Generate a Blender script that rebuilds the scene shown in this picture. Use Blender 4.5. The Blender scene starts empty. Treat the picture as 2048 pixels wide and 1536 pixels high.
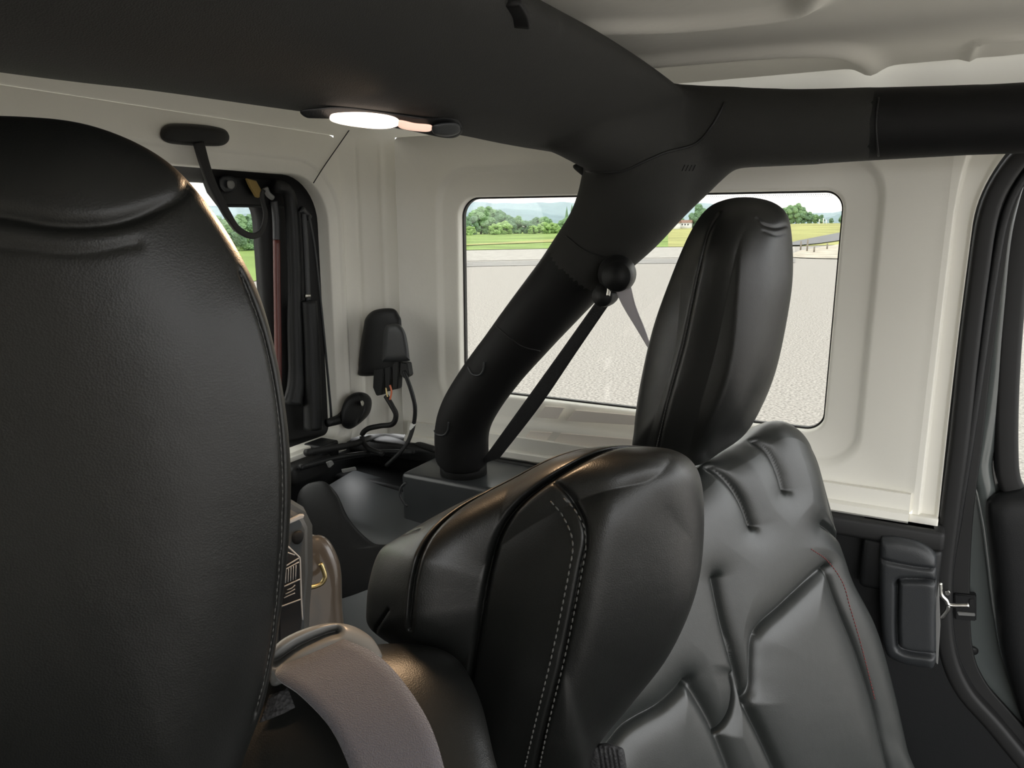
import bpy, bmesh, math, random
import numpy as np
from mathutils import Vector
from mathutils.bvhtree import BVHTree
random.seed(7); rng = np.random.default_rng(7)
scn = bpy.context.scene
COL = scn.collection

# ------------------------------------------------------------ camera, sky, exposure
f = 1500.0
PITCH = math.atan(318 / 1500.0)
CAM = np.array([0, 0, 1.6])
Fv = np.array([-.466, .8848, 0]); Fv /= np.linalg.norm(Fv)
Rv = np.array([Fv[1], -Fv[0], 0])
Uz = np.array([0, 0, 1.0])
cp, sp = math.cos(PITCH), math.sin(PITCH)
cam = bpy.data.cameras.new('camera')
cam.sensor_width = 36; cam.lens = 36 * f / 2048
cam.clip_start = .02; cam.clip_end = 9000
co = bpy.data.objects.new('camera', cam); COL.objects.link(co)
co.location = CAM
co.rotation_euler = (math.pi / 2 - PITCH, 0, math.atan2(-Fv[0], Fv[1]))
scn.camera = co

w = bpy.data.worlds.new('overcast_sky'); scn.world = w; w.use_nodes = True
nt = w.node_tree; nt.nodes.clear()
o_ = nt.nodes.new('ShaderNodeOutputWorld'); bg = nt.nodes.new('ShaderNodeBackground')
tc = nt.nodes.new('ShaderNodeTexCoord'); nz = nt.nodes.new('ShaderNodeTexNoise'); cr = nt.nodes.new('ShaderNodeValToRGB')
mp = nt.nodes.new('ShaderNodeMapping'); mp.inputs['Scale'].default_value = (1, 1, 2.5)
nz.inputs['Scale'].default_value = 2.2; nz.inputs['Detail'].default_value = 4
cr.color_ramp.elements[0].position = .3; cr.color_ramp.elements[0].color = (.88, .92, .95, 1)
cr.color_ramp.elements[1].position = .65; cr.color_ramp.elements[1].color = (1, .99, .975, 1)
nt.links.new(tc.outputs['Generated'], mp.inputs[0]); nt.links.new(mp.outputs[0], nz.inputs[0])
nt.links.new(nz.outputs[0], cr.inputs[0]); nt.links.new(cr.outputs[0], bg.inputs[0]); nt.links.new(bg.outputs[0], o_.inputs[0])
bg.inputs[1].default_value = 3.0
vs = scn.view_settings
vs.view_transform = 'Standard'; vs.look = 'None'; vs.exposure = 0.6; vs.gamma = 1; vs.use_curve_mapping = False
scn.cycles.max_bounces = 10; scn.cycles.volume_bounces = 1; scn.cycles.diffuse_bounces = 6; scn.cycles.transparent_max_bounces = 12

# ------------------------------------------------------------ helpers
def ray(x, y):
    a = (np.asarray(x, float) - 1024) / f; b = (768 - np.asarray(y, float)) / f
    a = a[..., None]; b = b[..., None]
    return Fv * (cp + b * sp) + Rv * a + Uz * (b * cp - sp)
class Plane:
    def __init__(s, p, n): s.p = np.array(p, float); s.n = np.array(n, float) / np.linalg.norm(n)
    def at(s, x, y):
        d = ray(x, y); return CAM + d * (((s.p - CAM) @ s.n) / (d @ s.n))[..., None]
def PX(v): return Plane((v, 0, 0), (1, 0, 0))
def PY(v): return Plane((0, v, 0), (0, 1, 0))
def PZ(v): return Plane((0, 0, v), (0, 0, 1))
def tov(P):
    d = np.asarray(P) - CAM; h = d @ Fv; r = d @ Rv; z = d[..., 2]
    D = h * cp - z * sp; V = h * sp + z * cp
    return 1024 + f * r / D, 768 - f * V / D

def mat(name, col, rough=.5, metal=0, bump=0, bscale=300, var=0, vscale=8, spec=.5, coat=0, emit=None, es=1, sheen=0, bump2=0, b2scale=20):
    m = bpy.data.materials.new(name); m.use_nodes = True; t = m.node_tree; b = t.nodes['Principled BSDF']
    b.inputs['Base Color'].default_value = (*col, 1); b.inputs['Roughness'].default_value = rough
    b.inputs['Metallic'].default_value = metal; b.inputs['Specular IOR Level'].default_value = spec
    b.inputs['Coat Weight'].default_value = coat; b.inputs['Sheen Weight'].default_value = sheen
    if emit: b.inputs['Emission Color'].default_value = (*emit, 1); b.inputs['Emission Strength'].default_value = es
    tcn = t.nodes.new('ShaderNodeTexCoord')
    if var:
        n = t.nodes.new('ShaderNodeTexNoise'); n.inputs['Scale'].default_value = vscale; n.inputs['Detail'].default_value = 5
        r = t.nodes.new('ShaderNodeValToRGB'); r.color_ramp.elements[0].position = .35; r.color_ramp.elements[1].position = .65
        r.color_ramp.elements[0].color = (*[c * (1 - var) for c in col], 1); r.color_ramp.elements[1].color = (*[min(1, c * (1 + var)) for c in col], 1)
        t.links.new(tcn.outputs['Object'], n.inputs[0]); t.links.new(n.outputs[0], r.inputs[0]); t.links.new(r.outputs[0], b.inputs['Base Color'])
    last = None
    for s, sc, kind in ((bump, bscale, 'V'), (bump2, b2scale, 'N')):
        if not s: continue
        n = t.nodes.new('ShaderNodeTexVoronoi' if kind == 'V' else 'ShaderNodeTexNoise'); n.inputs['Scale'].default_value = sc
        bp = t.nodes.new('ShaderNodeBump'); bp.inputs['Strength'].default_value = s; bp.inputs['Distance'].default_value = .002 if kind == 'V' else .004
        t.links.new(tcn.outputs['Object'], n.inputs[0]); t.links.new(n.outputs[0], bp.inputs['Height'])
        if last: t.links.new(last.outputs[0], bp.inputs['Normal'])
        last = bp
    if last: t.links.new(last.outputs[0], b.inputs['Normal'])
    return m
def glass(name, tint=(.93, .96, .95), g=.05):
    m = bpy.data.materials.new(name); m.use_nodes = True; t = m.node_tree; t.nodes.clear()
    o = t.nodes.new('ShaderNodeOutputMaterial'); mx = t.nodes.new('ShaderNodeMixShader'); tr = t.nodes.new('ShaderNodeBsdfTransparent'); gl = t.nodes.new('ShaderNodeBsdfGlossy')
    tr.inputs[0].default_value = (*tint, 1); gl.inputs['Roughness'].default_value = .02; mx.inputs[0].default_value = g
    t.links.new(tr.outputs[0], mx.inputs[1]); t.links.new(gl.outputs[0], mx.inputs[2]); t.links.new(mx.outputs[0], o.inputs[0]); return m

def thin(name, col):
    m = bpy.data.materials.new(name); m.use_nodes = True; t = m.node_tree; t.nodes.clear()
    o = t.nodes.new('ShaderNodeOutputMaterial'); mx = t.nodes.new('ShaderNodeMixShader'); a = t.nodes.new('ShaderNodeBsdfTranslucent'); b = t.nodes.new('ShaderNodeBsdfDiffuse')
    a.inputs[0].default_value = (*col, 1); b.inputs[0].default_value = (*col, 1); mx.inputs[0].default_value = .45
    t.links.new(a.outputs[0], mx.inputs[1]); t.links.new(b.outputs[0], mx.inputs[2]); t.links.new(mx.outputs[0], o.inputs[0]); return m
M = dict(
    leather=mat('black_leather', (.007, .0075, .007), .38, bump=.06, bscale=800, bump2=.12, b2scale=28, spec=.42),
    leather_lit=mat('black_leather_lit', (.015, .017, .016), .37, bump=.06, bscale=800, bump2=.12, b2scale=22, spec=.6),  # same black leather, paler: light on the backrest put into the colour
    thread=mat('grey_thread', (.075, .075, .07), .8),
    red_thread=mat('dark_red_thread', (.16, .02, .02), .7),
    white=mat('white_hardtop', (.79, .77, .70), .55, bump2=.12, b2scale=60, var=.02, vscale=3),
    reflect_beige=mat('beige_reflection', (.84, .78, .70), .9),
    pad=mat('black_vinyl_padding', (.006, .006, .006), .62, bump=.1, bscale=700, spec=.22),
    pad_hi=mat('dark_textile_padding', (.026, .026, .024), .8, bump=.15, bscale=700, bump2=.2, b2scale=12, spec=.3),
    rubber=mat('black_rubber', (.008, .008, .008), .6, spec=.4),
    plastic=mat('black_plastic', (.008, .0085, .009), .5, bump=.08, bscale=600, spec=.35),
    plastic_grey=mat('charcoal_plastic', (.024, .026, .028), .45, bump=.08, bscale=600),
    paint=mat('dark_grey_paint', (.10, .112, .11), .2, coat=.6),
    carpet=mat('black_carpet', (.006, .006, .006), .95, bump=.3, bscale=300, spec=.1),
    webbing=mat('grey_webbing', (.07, .068, .082), .75, bump=.35, bscale=950, sheen=.4),
    webbing_thin=thin('pale_thin_webbing', (.62, .60, .62)),
    webbing_black=mat('black_webbing', (.012, .012, .013), .7, bump=.4, bscale=400),
    chrome=mat('bright_steel', (.75, .74, .70), .25, metal=1),
    brass=mat('brassy_zinc', (.62, .50, .25), .35, metal=1),
    brownpaint=mat('brown_grey_paint', (.085, .07, .055), .3, coat=.4),
    label=mat('label_black', (.02, .02, .022), .5), label_w=mat('label_white', (.5, .5, .5), .6),
    arch=mat('grey_trim_plastic', (.075, .082, .085), .38, bump=.05, bscale=900),
    gloss=mat('semi_gloss_charcoal_plastic', (.035, .038, .04), .28, bump=.03, bscale=900),
    bezel=mat('satin_grey_plastic', (.17, .17, .165), .35),
    lens=mat('lamp_lens', (.9, .85, .8), .3, emit=(1, .80, .66), es=1.7),
    lens_glow=mat('lamp_lens_faint_glow', (.85, .72, .65), .3, emit=(1, .62, .45), es=.45),  # faint glow of the side lens put in as emission
    copper=mat('orange_wire', (.7, .2, .1), .5), tape=mat('white_tape', (.75, .75, .72), .6),
    red=mat('dark_red_reflection', (.10, .025, .02), .4),  # reddish reflection on the lower post, painted as colour
    gravel=mat('pale_gravel', (.335, .315, .29), .95, var=.38, vscale=38, bump2=.25, b2scale=40, spec=.2),
    gravel2=mat('lighter_gravel', (.38, .365, .335), .95, var=.12, vscale=2, spec=.2),
    lane=mat('grey_gravel_lane', (.27, .262, .25), .95, var=.1, vscale=1, spec=.2),
    asphalt=mat('asphalt', (.19, .19, .195), .9, var=.1, vscale=1, spec=.2),
    grass=mat('green_grass', (.21, .30, .09), .95, var=.25, vscale=.12, spec=.1),
    hay=mat('dry_yellow_grass', (.34, .34, .135), .95, var=.2, vscale=.1, spec=.1),
    sand=mat('pale_sand', (.46, .42, .35), .95, var=.2, vscale=1, spec=.1),
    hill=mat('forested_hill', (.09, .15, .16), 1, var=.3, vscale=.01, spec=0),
    leaf1=mat('tree_leaf_dark', (.17, .27, .165), .9, var=.35, vscale=.8, spec=.1),
    leaf2=mat('tree_leaf_mid', (.21, .33, .17), .9, var=.35, vscale=.8, spec=.1),
    leaf3=mat('tree_leaf_bright', (.30, .44, .17), .9, var=.3, vscale=.8, spec=.1),
    bark=mat('bark', (.1, .08, .06), .9), wall_w=mat('house_render', (.8, .8, .78), .9), tile=mat('roof_tile', (.28, .17, .13), .9),
    post=mat('wood_post', (.25, .22, .18), .9), glass=glass('clear_glass', (.72, .72, .70)), dark_glass=mat('dark_pane', (.02, .025, .03), .1),
    gold=mat('yellowed_foam', (.28, .19, .06), .8),
)
# perforated frit and gravel streaks
ORD = ['leftmost', 'second from the left', 'third from the left', 'fourth from the left', 'fifth from the left', 'sixth from the left', 'seventh from the left', 'seventh from the right', 'sixth from the right', 'fifth from the right', 'fourth from the right', 'third from the right', 'second from the right', 'rightmost']
def ordinals(k):
    a = ORD[:(k + 1) // 2]; b = ORD[len(ORD) - (k - len(a)):]; return a + b
def tag(o, label=None, cat=None, group=None, kind=None):
    if label: o['label'] = label
    if cat: o['category'] = cat
    if group: o['group'] = group
    if kind: o['kind'] = kind
    return o
def empty(name, loc, label=None, cat=None, group=None, kind=None):
    o = bpy.data.objects.new(name, None); COL.objects.link(o); o.location = [float(v) for v in loc]; o.empty_display_size = .05
    return tag(o, label, cat, group, kind)
def mk(name, verts, faces, m, parent=None, smooth=True, **k):
    me = bpy.data.meshes.new(name)
    me.from_pydata([tuple(map(float, v)) for v in verts], [], [tuple(map(int, q)) for q in faces]); me.materials.append(m)
    bm = bmesh.new(); bm.from_mesh(me); bmesh.ops.recalc_face_normals(bm, faces=bm.faces); bm.to_mesh(me); bm.free()
    if smooth: me.shade_smooth()
    o = bpy.data.objects.new(name, me); COL.objects.link(o)
    if parent:
        o.parent = parent; o.matrix_parent_inverse.identity()
        o.location = -Vector(world_loc(parent))
    return tag(o, **k)
def world_loc(o):
    v = Vector(o.location)
    while o.parent: o = o.parent; v += Vector(o.location)
    return v
def cr_curve(pts, n, closed=False):
    P = np.array(pts, float)
    if closed: Q = np.vstack([P[-1], P, P[0], P[1]]); segs = len(P)
    else: Q = np.vstack([2 * P[0] - P[1], P, 2 * P[-1] - P[-2]]); segs = len(P) - 1
    out = []
    for i in range(segs):
        p0, p1, p2, p3 = Q[i:i + 4]
        t = np.linspace(0, 1, 24, endpoint=False)[:, None]
        out.append(.5 * (2 * p1 + (p2 - p0) * t + (2 * p0 - 5 * p1 + 4 * p2 - p3) * t ** 2 + (3 * p1 - p0 - 3 * p2 + p3) * t ** 3))
    out = np.vstack(out + ([P[:1]] if closed else [P[-1:]]))
    s = np.r_[0, np.cumsum(np.linalg.norm(np.diff(out, axis=0), axis=1))]
    tt = np.linspace(0, s[-1], n, endpoint=not closed)
    return np.stack([np.interp(tt, s, out[:, k]) for k in range(P.shape[1])], 1)
def dpoly(X, Y, pts):
    """distance in the plane from points to a polyline"""
    P = cr_curve(pts, max(12, 8 * len(pts))) if len(pts) > 2 else np.array(pts, float)
    d = np.full(X.shape, 1e9)
    for (x0, y0), (x1, y1) in zip(P[:-1], P[1:]):
        L = (x1 - x0) ** 2 + (y1 - y0) ** 2 + 1e-9
        t = np.clip(((X - x0) * (x1 - x0) + (Y - y0) * (y1 - y0)) / L, 0, 1)
        d = np.minimum(d, np.hypot(X - x0 - t * (x1 - x0), Y - y0 - t * (y1 - y0)))
    return d
def pillow(name, contour, plane, m, parent=None, tf=.05, tb=.05, dirv=None, k=2.5, pw=.5, seams=(), puff=0, wp=40, extra=None, n=360, rings=70, center=None, smoothc=True, **kw):
    """closed cushion: an outline on a plane, swelling to both sides; seams are real grooves"""
    c = cr_curve(contour, n, True) if smoothc else cr_lin(contour, n)
    ctr = np.array(center if center is not None else c.mean(0), float)
    t = np.linspace(0, 1, rings + 1)[1:]
    r = np.sin(t * math.pi / 2) if pw < 1 else t
    r = .5 * r + .5 * t
    r[-1] = 1
    X = np.vstack([[ctr]] + [ctr + (c - ctr) * q for q in r])
    rr = np.r_[0, np.repeat(r, n)]
    P = plane.at(X[:, 0], X[:, 1])
    if dirv is None:
        dirv = ray(ctr[0], ctr[1])
    dirv = np.array(dirv, float); dirv /= np.linalg.norm(dirv)
    prof = (1 - np.minimum(rr, 1) ** k) ** pw
    h = tf * prof
    if seams:
        dm = np.full(len(X), 1e9)
        for s in seams:
            d = dpoly(X[:, 0], X[:, 1], s[0]); dm = np.minimum(dm, d * (s[3] if len(s) > 3 else 1))
            h = h - s[2] * (np.exp(-(d / s[1]) ** 2) + .45 * np.exp(-(d / (s[1] * .38)) ** 2)) * np.minimum(1, (1 - rr) * 30)
        if puff: h = h + puff * (1 - np.exp(-(dm / wp) ** 1.4)) * np.minimum(1, (1 - rr) * 12)
    if extra is not None: h = h + extra(X[:, 0], X[:, 1]) * (1 - rr ** 6)
    Vf = P - dirv * h[:, None]; Vb = P + dirv * (tb * prof)[:, None]
    N = len(X); last = 1 + (rings - 1) * n
    V = np.vstack([Vf, Vb[:last]])
    F = []
    for i in range(n):
        F.append((0, 1 + i, 1 + (i + 1) % n)); F.append((N, N + 1 + (i + 1) % n, N + 1 + i))
    for j in range(rings - 1):
        a = 1 + j * n; b = a + n
        bb = (lambda q: N + q) if j < rings - 2 else (lambda q: q)
        for i in range(n):
            i2 = (i + 1) % n
            F.append((a + i, b + i, b + i2, a + i2))
            F.append((N + a + i, N + a + i2, bb(b + i2), bb(b + i)))
    o = mk(name, V, F, m, parent, **kw)
    o_bvh[o.name] = BVHTree.FromPolygons([tuple(map(float, v)) for v in V], F)
    return o
o_bvh = {}
def cr_lin(pts, n):
    P = np.array(list(pts) + [pts[0]], float); s = np.r_[0, np.cumsum(np.linalg.norm(np.diff(P, axis=0), axis=1))]
    tt = np.linspace(0, s[-1], n, endpoint=False); return np.stack([np.interp(tt, s, P[:, k]) for k in range(2)], 1)
def hit(o, x, y):
    d = ray(x, y); r = o_bvh[o.name].ray_cast(Vector(CAM), Vector(d).normalized())
    return (np.array(r[0]), np.array(r[1])) if r[0] is not None else (None, None)
def stitches(name, o, pts, m, parent, step=.006, ln=.0042, r=.0006, lift=.0004):
    c = cr_curve(pts, 400); V, F = [], []; last = None; acc = []
    for x, y in c:
        p, nn = hit(o, x, y)
        if p is None: continue
        acc.append((p, nn))
    if len(acc) < 3: return
    A = np.array([a[0] for a in acc]); s = np.r_[0, np.cumsum(np.linalg.norm(np.diff(A, axis=0), axis=1))]
    q = 0
    while q < s[-1] - ln:
        p0 = np.array([np.interp(q, s, A[:, k]) for k in range(3)]); p1 = np.array([np.interp(q + ln, s, A[:, k]) for k in range(3)])
        i = min(len(acc) - 1, int(np.searchsorted(s, q))); nn = acc[i][1]
        if nn @ (CAM - p0) < 0: nn = -nn
        t = (p1 - p0); t /= np.linalg.norm(t) + 1e-9; sd = np.cross(nn, t)
        b = len(V)
        for pp, e in ((p0, .5), ((p0 + p1) / 2, 1), (p1, .5)):
            for a in range(6):
                an = a * math.pi / 3
                V.append(pp + nn * (lift + r * e * math.sin(an)) + sd * r * 1.2 * e * math.cos(an))
        for j in range(2):
            for a in range(6): F.append((b + j * 6 + a, b + j * 6 + (a + 1) % 6, b + j * 6 + 6 + (a + 1) % 6, b + j * 6 + 6 + a))
        F.append(tuple(b + a for a in range(6))); F.append(tuple(b + 12 + a for a in range(6)))
        q += step
    return mk(name, V, F, m, parent)
def sweep(name, path, prof, m, parent=None, up=(0, 0, 1), n=0, scale=None, caps=True, closed=False, smooth=True, build=True, **kw):
    """sweep a closed 2-D profile (side, up) along a 3-D path"""
    P = np.array(path, float)
    if n: P = cr_curve(P, n, closed)
    if scale is None: S = np.ones(len(P))
    else:
        S = np.asarray(scale, float)
        if len(S) != len(P): S = np.interp(np.linspace(0, 1, len(P)), np.linspace(0, 1, len(S)), S)
    T = np.gradient(P, axis=0)
    if closed: T = np.roll(P, -1, 0) - np.roll(P, 1, 0)
    T /= np.linalg.norm(T, axis=1)[:, None] + 1e-12
    ups = np.array(up, float)
    V = []; k = len(prof)
    for i, (p, t) in enumerate(zip(P, T)):
        u = ups if ups.ndim == 1 else ups[min(i, len(ups) - 1)]
        sd = np.cross(t, u); sd /= np.linalg.norm(sd) + 1e-9; uu = np.cross(sd, t)
        for a, b in prof: V.append(p + S[i] * (sd * a + uu * b))
    F = []
    L = len(P)
    for i in range(L if closed else L - 1):
        j = (i + 1) % L
        for a in range(k): F.append((i * k + a, i * k + (a + 1) % k, j * k + (a + 1) % k, j * k + a))
    if caps and not closed: F.append(tuple(range(k))); F.append(tuple((L - 1) * k + a for a in range(k)))
    if not build: return V, F
    return mk(name, V, F, m, parent, smooth, **kw)
def circ(r, k=16, rx=None): return [((rx or r) * math.cos(2 * math.pi * a / k), r * math.sin(2 * math.pi * a / k)) for a in range(k)]
def rrect(a, b, r, k=4):
    out = []
    for cx, cy, s in ((a - r, b - r, 0), (-a + r, b - r, 1), (-a + r, -b + r, 2), (a - r, -b + r, 3)):
        for i in range(k + 1):
            an = (s + i / k) * math.pi / 2; out.append((cx + r * math.cos(an), cy + r * math.sin(an)))
    return out
def tube(name, path, r, m, parent=None, n=40, k=14, up=(.13, .2, 1), **kw): return sweep(name, path, circ(1, k), m, parent, up=up, n=n, scale=(r if hasattr(r, '__len__') else [r, r]), **kw)
def box(name, lo, hi, m, parent=None, bev=.006, seg=3, **kw):
    bm = bmesh.new(); bmesh.ops.create_cube(bm, size=1)
    lo = np.array(lo); hi = np.array(hi)
    for v in bm.verts: v.co = Vector([(lo[i] + hi[i]) / 2 + v.co[i] * (hi[i] - lo[i]) for i in range(3)])
    if bev: bmesh.ops.bevel(bm, geom=bm.edges[:], offset=bev, segments=seg, affect='EDGES', profile=.5)
    V = [tuple(v.co) for v in bm.verts]; bm.verts.index_update(); Fc = [tuple(v.index for v in q.verts) for q in bm.faces]; bm.free()
    return mk(name, V, Fc, m, parent, **kw)
def slab(name, contour, plane, th, m, parent=None, bev=.004, n=0, dirv=None, **kw):
    """flat panel with real thickness cut to an outline"""
    c = np.array(contour, float)
    if n: c = cr_curve(c, n, True)
    P = plane.at(c[:, 0], c[:, 1]); nn = plane.n if plane.n @ (CAM - plane.p) > 0 else -plane.n
    return prism(name, P, -nn * th, m, parent, bev, **kw)
def prism(name, P, off, m, parent=None, bev=.004, **kw):
    bm = bmesh.new(); vs_ = [bm.verts.new(p) for p in P]; fc = bm.faces.new(vs_)
    r = bmesh.ops.extrude_face_region(bm, geom=[fc]); bmesh.ops.translate(bm, vec=Vector(off), verts=[v for v in r['geom'] if isinstance(v, bmesh.types.BMVert)])
    if bev:
        es = [e for e in bm.edges if len(e.link_faces) == 2 and e.calc_face_angle(0) > .9]
        bmesh.ops.bevel(bm, geom=es, offset=bev, segments=3, affect='EDGES', clamp_overlap=True)
    bmesh.ops.triangulate(bm, faces=[q for q in bm.faces if len(q.verts) > 4])
    bm.verts.index_update(); V = [tuple(v.co) for v in bm.verts]; Fc = [tuple(v.index for v in q.verts) for q in bm.faces]; bm.free()
    o = mk(name, V, Fc, m, parent, smooth=True, **kw)
    o.data.set_sharp_from_angle(angle=math.radians(40)); return o
def rquad(c, rad, k=10, side=14):
    """rounded quad: 4 corners, 4 radii, constant point count"""
    c = [np.array(p, float) for p in c]; out = []
    for i in range(4):
        p = c[i]; a = c[i - 1]; b = c[(i + 1) % 4]; r = rad[i]
        u = (a - p) / np.linalg.norm(a - p); v = (b - p) / np.linalg.norm(b - p)
        s = p + u * r; e = p + v * r
        kk = r * .4477
        q1 = s - u * (r - kk); q2 = e - v * (r - kk)
        for j in range(k + 1):
            t = j / k; out.append((1 - t) ** 3 * s + 3 * (1 - t) ** 2 * t * q1 + 3 * (1 - t) * t * t * q2 + t ** 3 * e)
        r2 = rad[(i + 1) % 4]; w2 = (p - b) / np.linalg.norm(p - b); s2 = b + w2 * r2
        for j in range(1, side): out.append(e + (s2 - e) * j / side)
    return np.array(out)
def loft(name, rings, m, parent=None, smooth=True, **kw):
    n = len(rings[0]); V = np.vstack(rings); F = []
    for j in range(len(rings) - 1):
        for i in range(n): F.append((j * n + i, j * n + (i + 1) % n, (j + 1) * n + (i + 1) % n, (j + 1) * n + i))
    return mk(name, V, F, m, parent, smooth, **kw)
def relief(name, x0, x1, y0, y1, nx, ny, fn, m, parent=None, **kw):
    """height-field sheet: fn(u,v)->3-D points"""
    u, v = np.meshgrid(np.linspace(x0, x1, nx), np.linspace(y0, y1, ny), indexing='ij')
    V = fn(u.ravel(), v.ravel()); F = [(i * ny + j, (i + 1) * ny + j, (i + 1) * ny + j + 1, i * ny + j + 1) for i in range(nx - 1) for j in range(ny - 1)]
    return mk(name, V, F, m, parent, **kw)
def join_mesh(parts):
    V, F = [], []
    for v, q in parts:
        b = len(V); V += list(v); F += [tuple(i + b for i in x) for x in q]
    return V, F

# ------------------------------------------------------------ the hardtop shell
YW, XR, ZR = 1.52, -1.2, 1.872
XE, ZB = .09, 1.078
def wring(x0, x1, z0, z1, r, y, xe=None):
    # order: top-left, top-right, bottom-right, bottom-left
    q = rquad([(x0, y, z1), (x1, y, z1), (x1, y, z0), (x0, y, z0)], [r] * 4 if not hasattr(r, '__len__') else r)
    return q
def expand(d): return (-.943 - d, -.120 + d, 1.205 - d, 1.6625 + d)
R1 = [.045, .035, .035, .05]
rings = [wring(*expand(0), R1, 1.548), wring(*expand(0), R1, 1.524), wring(*expand(.003), [r + .003 for r in R1], 1.5205), wring(*expand(.007), [r + .006 for r in R1], 1.519),
         wring(-.978, -.066, 1.16, 1.712, [.07, .07, .06, .09], 1.516), wring(-.984, -.060, 1.154, 1.718, [.075, .075, .065, .095], 1.513),
         wring(-.990, -.054, 1.146, 1.726, [.08, .08, .07, .1], 1.505), wring(-.997, -.048, 1.138, 1.734, [.085, .085, .07, .1], 1.503)]
outer = wring(-1.10, .03, ZB, 1.80, [.01] * 4, 1.50)
rings.append(outer)
# right margin follows the curved door aperture
rings.append(wring(-1.10, .045, ZB, 1.80, [.01] * 4, 1.497))
wl = loft('wall_left', rings, M['white'], kind='structure')
# front flange of the side: shallow step, then the lip along the door opening
def flange(u, v):
    z = ZB + v * (1.80 - ZB)
    xe = .088 + np.where(z > 1.60, ((z - 1.60) / .2) ** 2 * .10, 0) - .004 * np.sin(v * 3)
    x = .045 + u * (xe - .045)
    y = 1.497 + .012 * np.clip((u - .25) / .1, 0, 1) - .006 * np.clip((u - .85) / .1, 0, 1)
    return np.stack([x, y, z], 1)
relief('wall_left_flange', 0, 1, 0, 1, 40, 60, flange, M['white'], wl)
# quarter-round corner to the rear wall with two long beads
def corner(u, v):
    a = u * math.pi / 2; z = ZB + v * (1.80 - ZB); fd = np.clip((1.80 - z) / .05, 0, 1)
    bead = .004 * np.exp(-((u - .62) / .03) ** 2) - .003 * np.exp(-((u - .25) / .04) ** 2)
    r = .10 + bead * fd
    return np.stack([-1.10 - r * np.sin(a), 1.40 + r * np.cos(a), z], 1)
relief('wall_left_corner', 0, 1, 0, 1, 60, 50, corner, M['white'], wl)
# cove to the roof above the side
def cove(u, v):
    a = v * math.pi / 2
    return np.stack([-1.10 + u * 2.2, 1.43 + .07 * np.cos(a), 1.80 + .07 * np.sin(a)], 1)
relief('wall_left_cove', 0, 1, 0, 1, 30, 12, cove, M['white'], wl)
# ledge with folded lip along the bottom
ledge = [(.0, .0), (-.012, .0), (-.014, -.030), (-.026, -.034), (-.030, -.046), (-.022, -.052), (0, -.05)]
def ledge_part(x0, x1, dz, dy, nm):
    V, F = sweep('', [(x0, 1.50 + dy, 1.118 + dz), (x1, 1.50 + dy, 1.118 + dz)], [(a, b) for a, b in ledge], None, up=(0, 0, 1), build=False)
    return mk(nm, V, F, M['white'], wl, smooth=False)
ledge_part(.040, -1.08, 0, 0, 'ledge')
box('ledge_end', (.040, 1.488, 1.06), (.088, 1.53, 1.079), M['white'], wl, bev=.003)
# reflections under the window, put in as raised beige pads
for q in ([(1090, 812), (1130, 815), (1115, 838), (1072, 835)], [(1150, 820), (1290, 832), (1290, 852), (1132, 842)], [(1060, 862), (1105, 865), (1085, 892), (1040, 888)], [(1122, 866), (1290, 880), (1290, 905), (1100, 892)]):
    slab('reflection_pad', q, PY(1.4985), .003, M['reflect_beige'], wl, bev=.001)

# window 1: glass, black seal
win = empty('window_1', (-.53, 1.545, 1.2), kind='structure')
gr = rquad([(-.955, 1.552, 1.675), (-.108, 1.552, 1.675), (-.108, 1.552, 1.193), (-.955, 1.552, 1.193)], [.05, .04, .04, .055])
prism('window_pane', gr, (0, .004, 0), M['glass'], win, bev=0)
def sealring(d0, d1, y0, y1, nm, m):
    a = wring(*expand(d0), [max(.01, r + d0) for r in R1], y0); b = wring(*expand(d1), [max(.01, r + d1) for r in R1], y0)
    c = wring(*expand(d1), [max(.01, r + d1) for r in R1], y1); d = wring(*expand(d0), [max(.01, r + d0) for r in R1], y1)
    return loft(nm, [a, b, c, d, a], m, win)
sealring(-.0035, .004, 1.541, 1.5515, 'window_seal', M['rubber'])
# dotted frit along the upper edge
V, F = [], []
for row in range(2):
    for i in range(190):
        x = -.90 + i * .0040 + row * .002
        z = 1.6625 - .0035 - .003 - row * .003
        s = .0009 - row * .0002; b = len(V)
        if x > -.16: z -= ((x + .16) / .04) ** 2 * .010
        V += [(x - s, 1.5512, z), (x, 1.5512, z + s), (x + s, 1.5512, z), (x, 1.5512, z - s)]; F.append((b, b + 1, b + 2, b + 3))
mk('frit_dots', V, F, M['plastic'], win, kind='stuff')

# rear wall with the tailgate opening
def rr(y0, y1, z0, z1, r, x): return rquad([(x, y0, z1), (x, y1, z1), (x, y1, z0), (x, y0, z0)], r if hasattr(r, '__len__') else [r] * 4)
op = (.22, 1.372, 1.095, 1.708)
def rx(d, x, r=.105): return rr(op[0] - d, op[1] + d, op[2] - d * .2, op[3] + d, [r + d, r + d, .02, .02], x)
rings = [rx(0, -1.235), rx(0, -1.205), rx(.003, -1.201), rx(.026, -1.199), rx(.030, -1.197), rx(.034, -1.1925), rx(.040, -1.192), rr(.1, 1.405, ZB, 1.80, .01, -1.2)]
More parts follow.
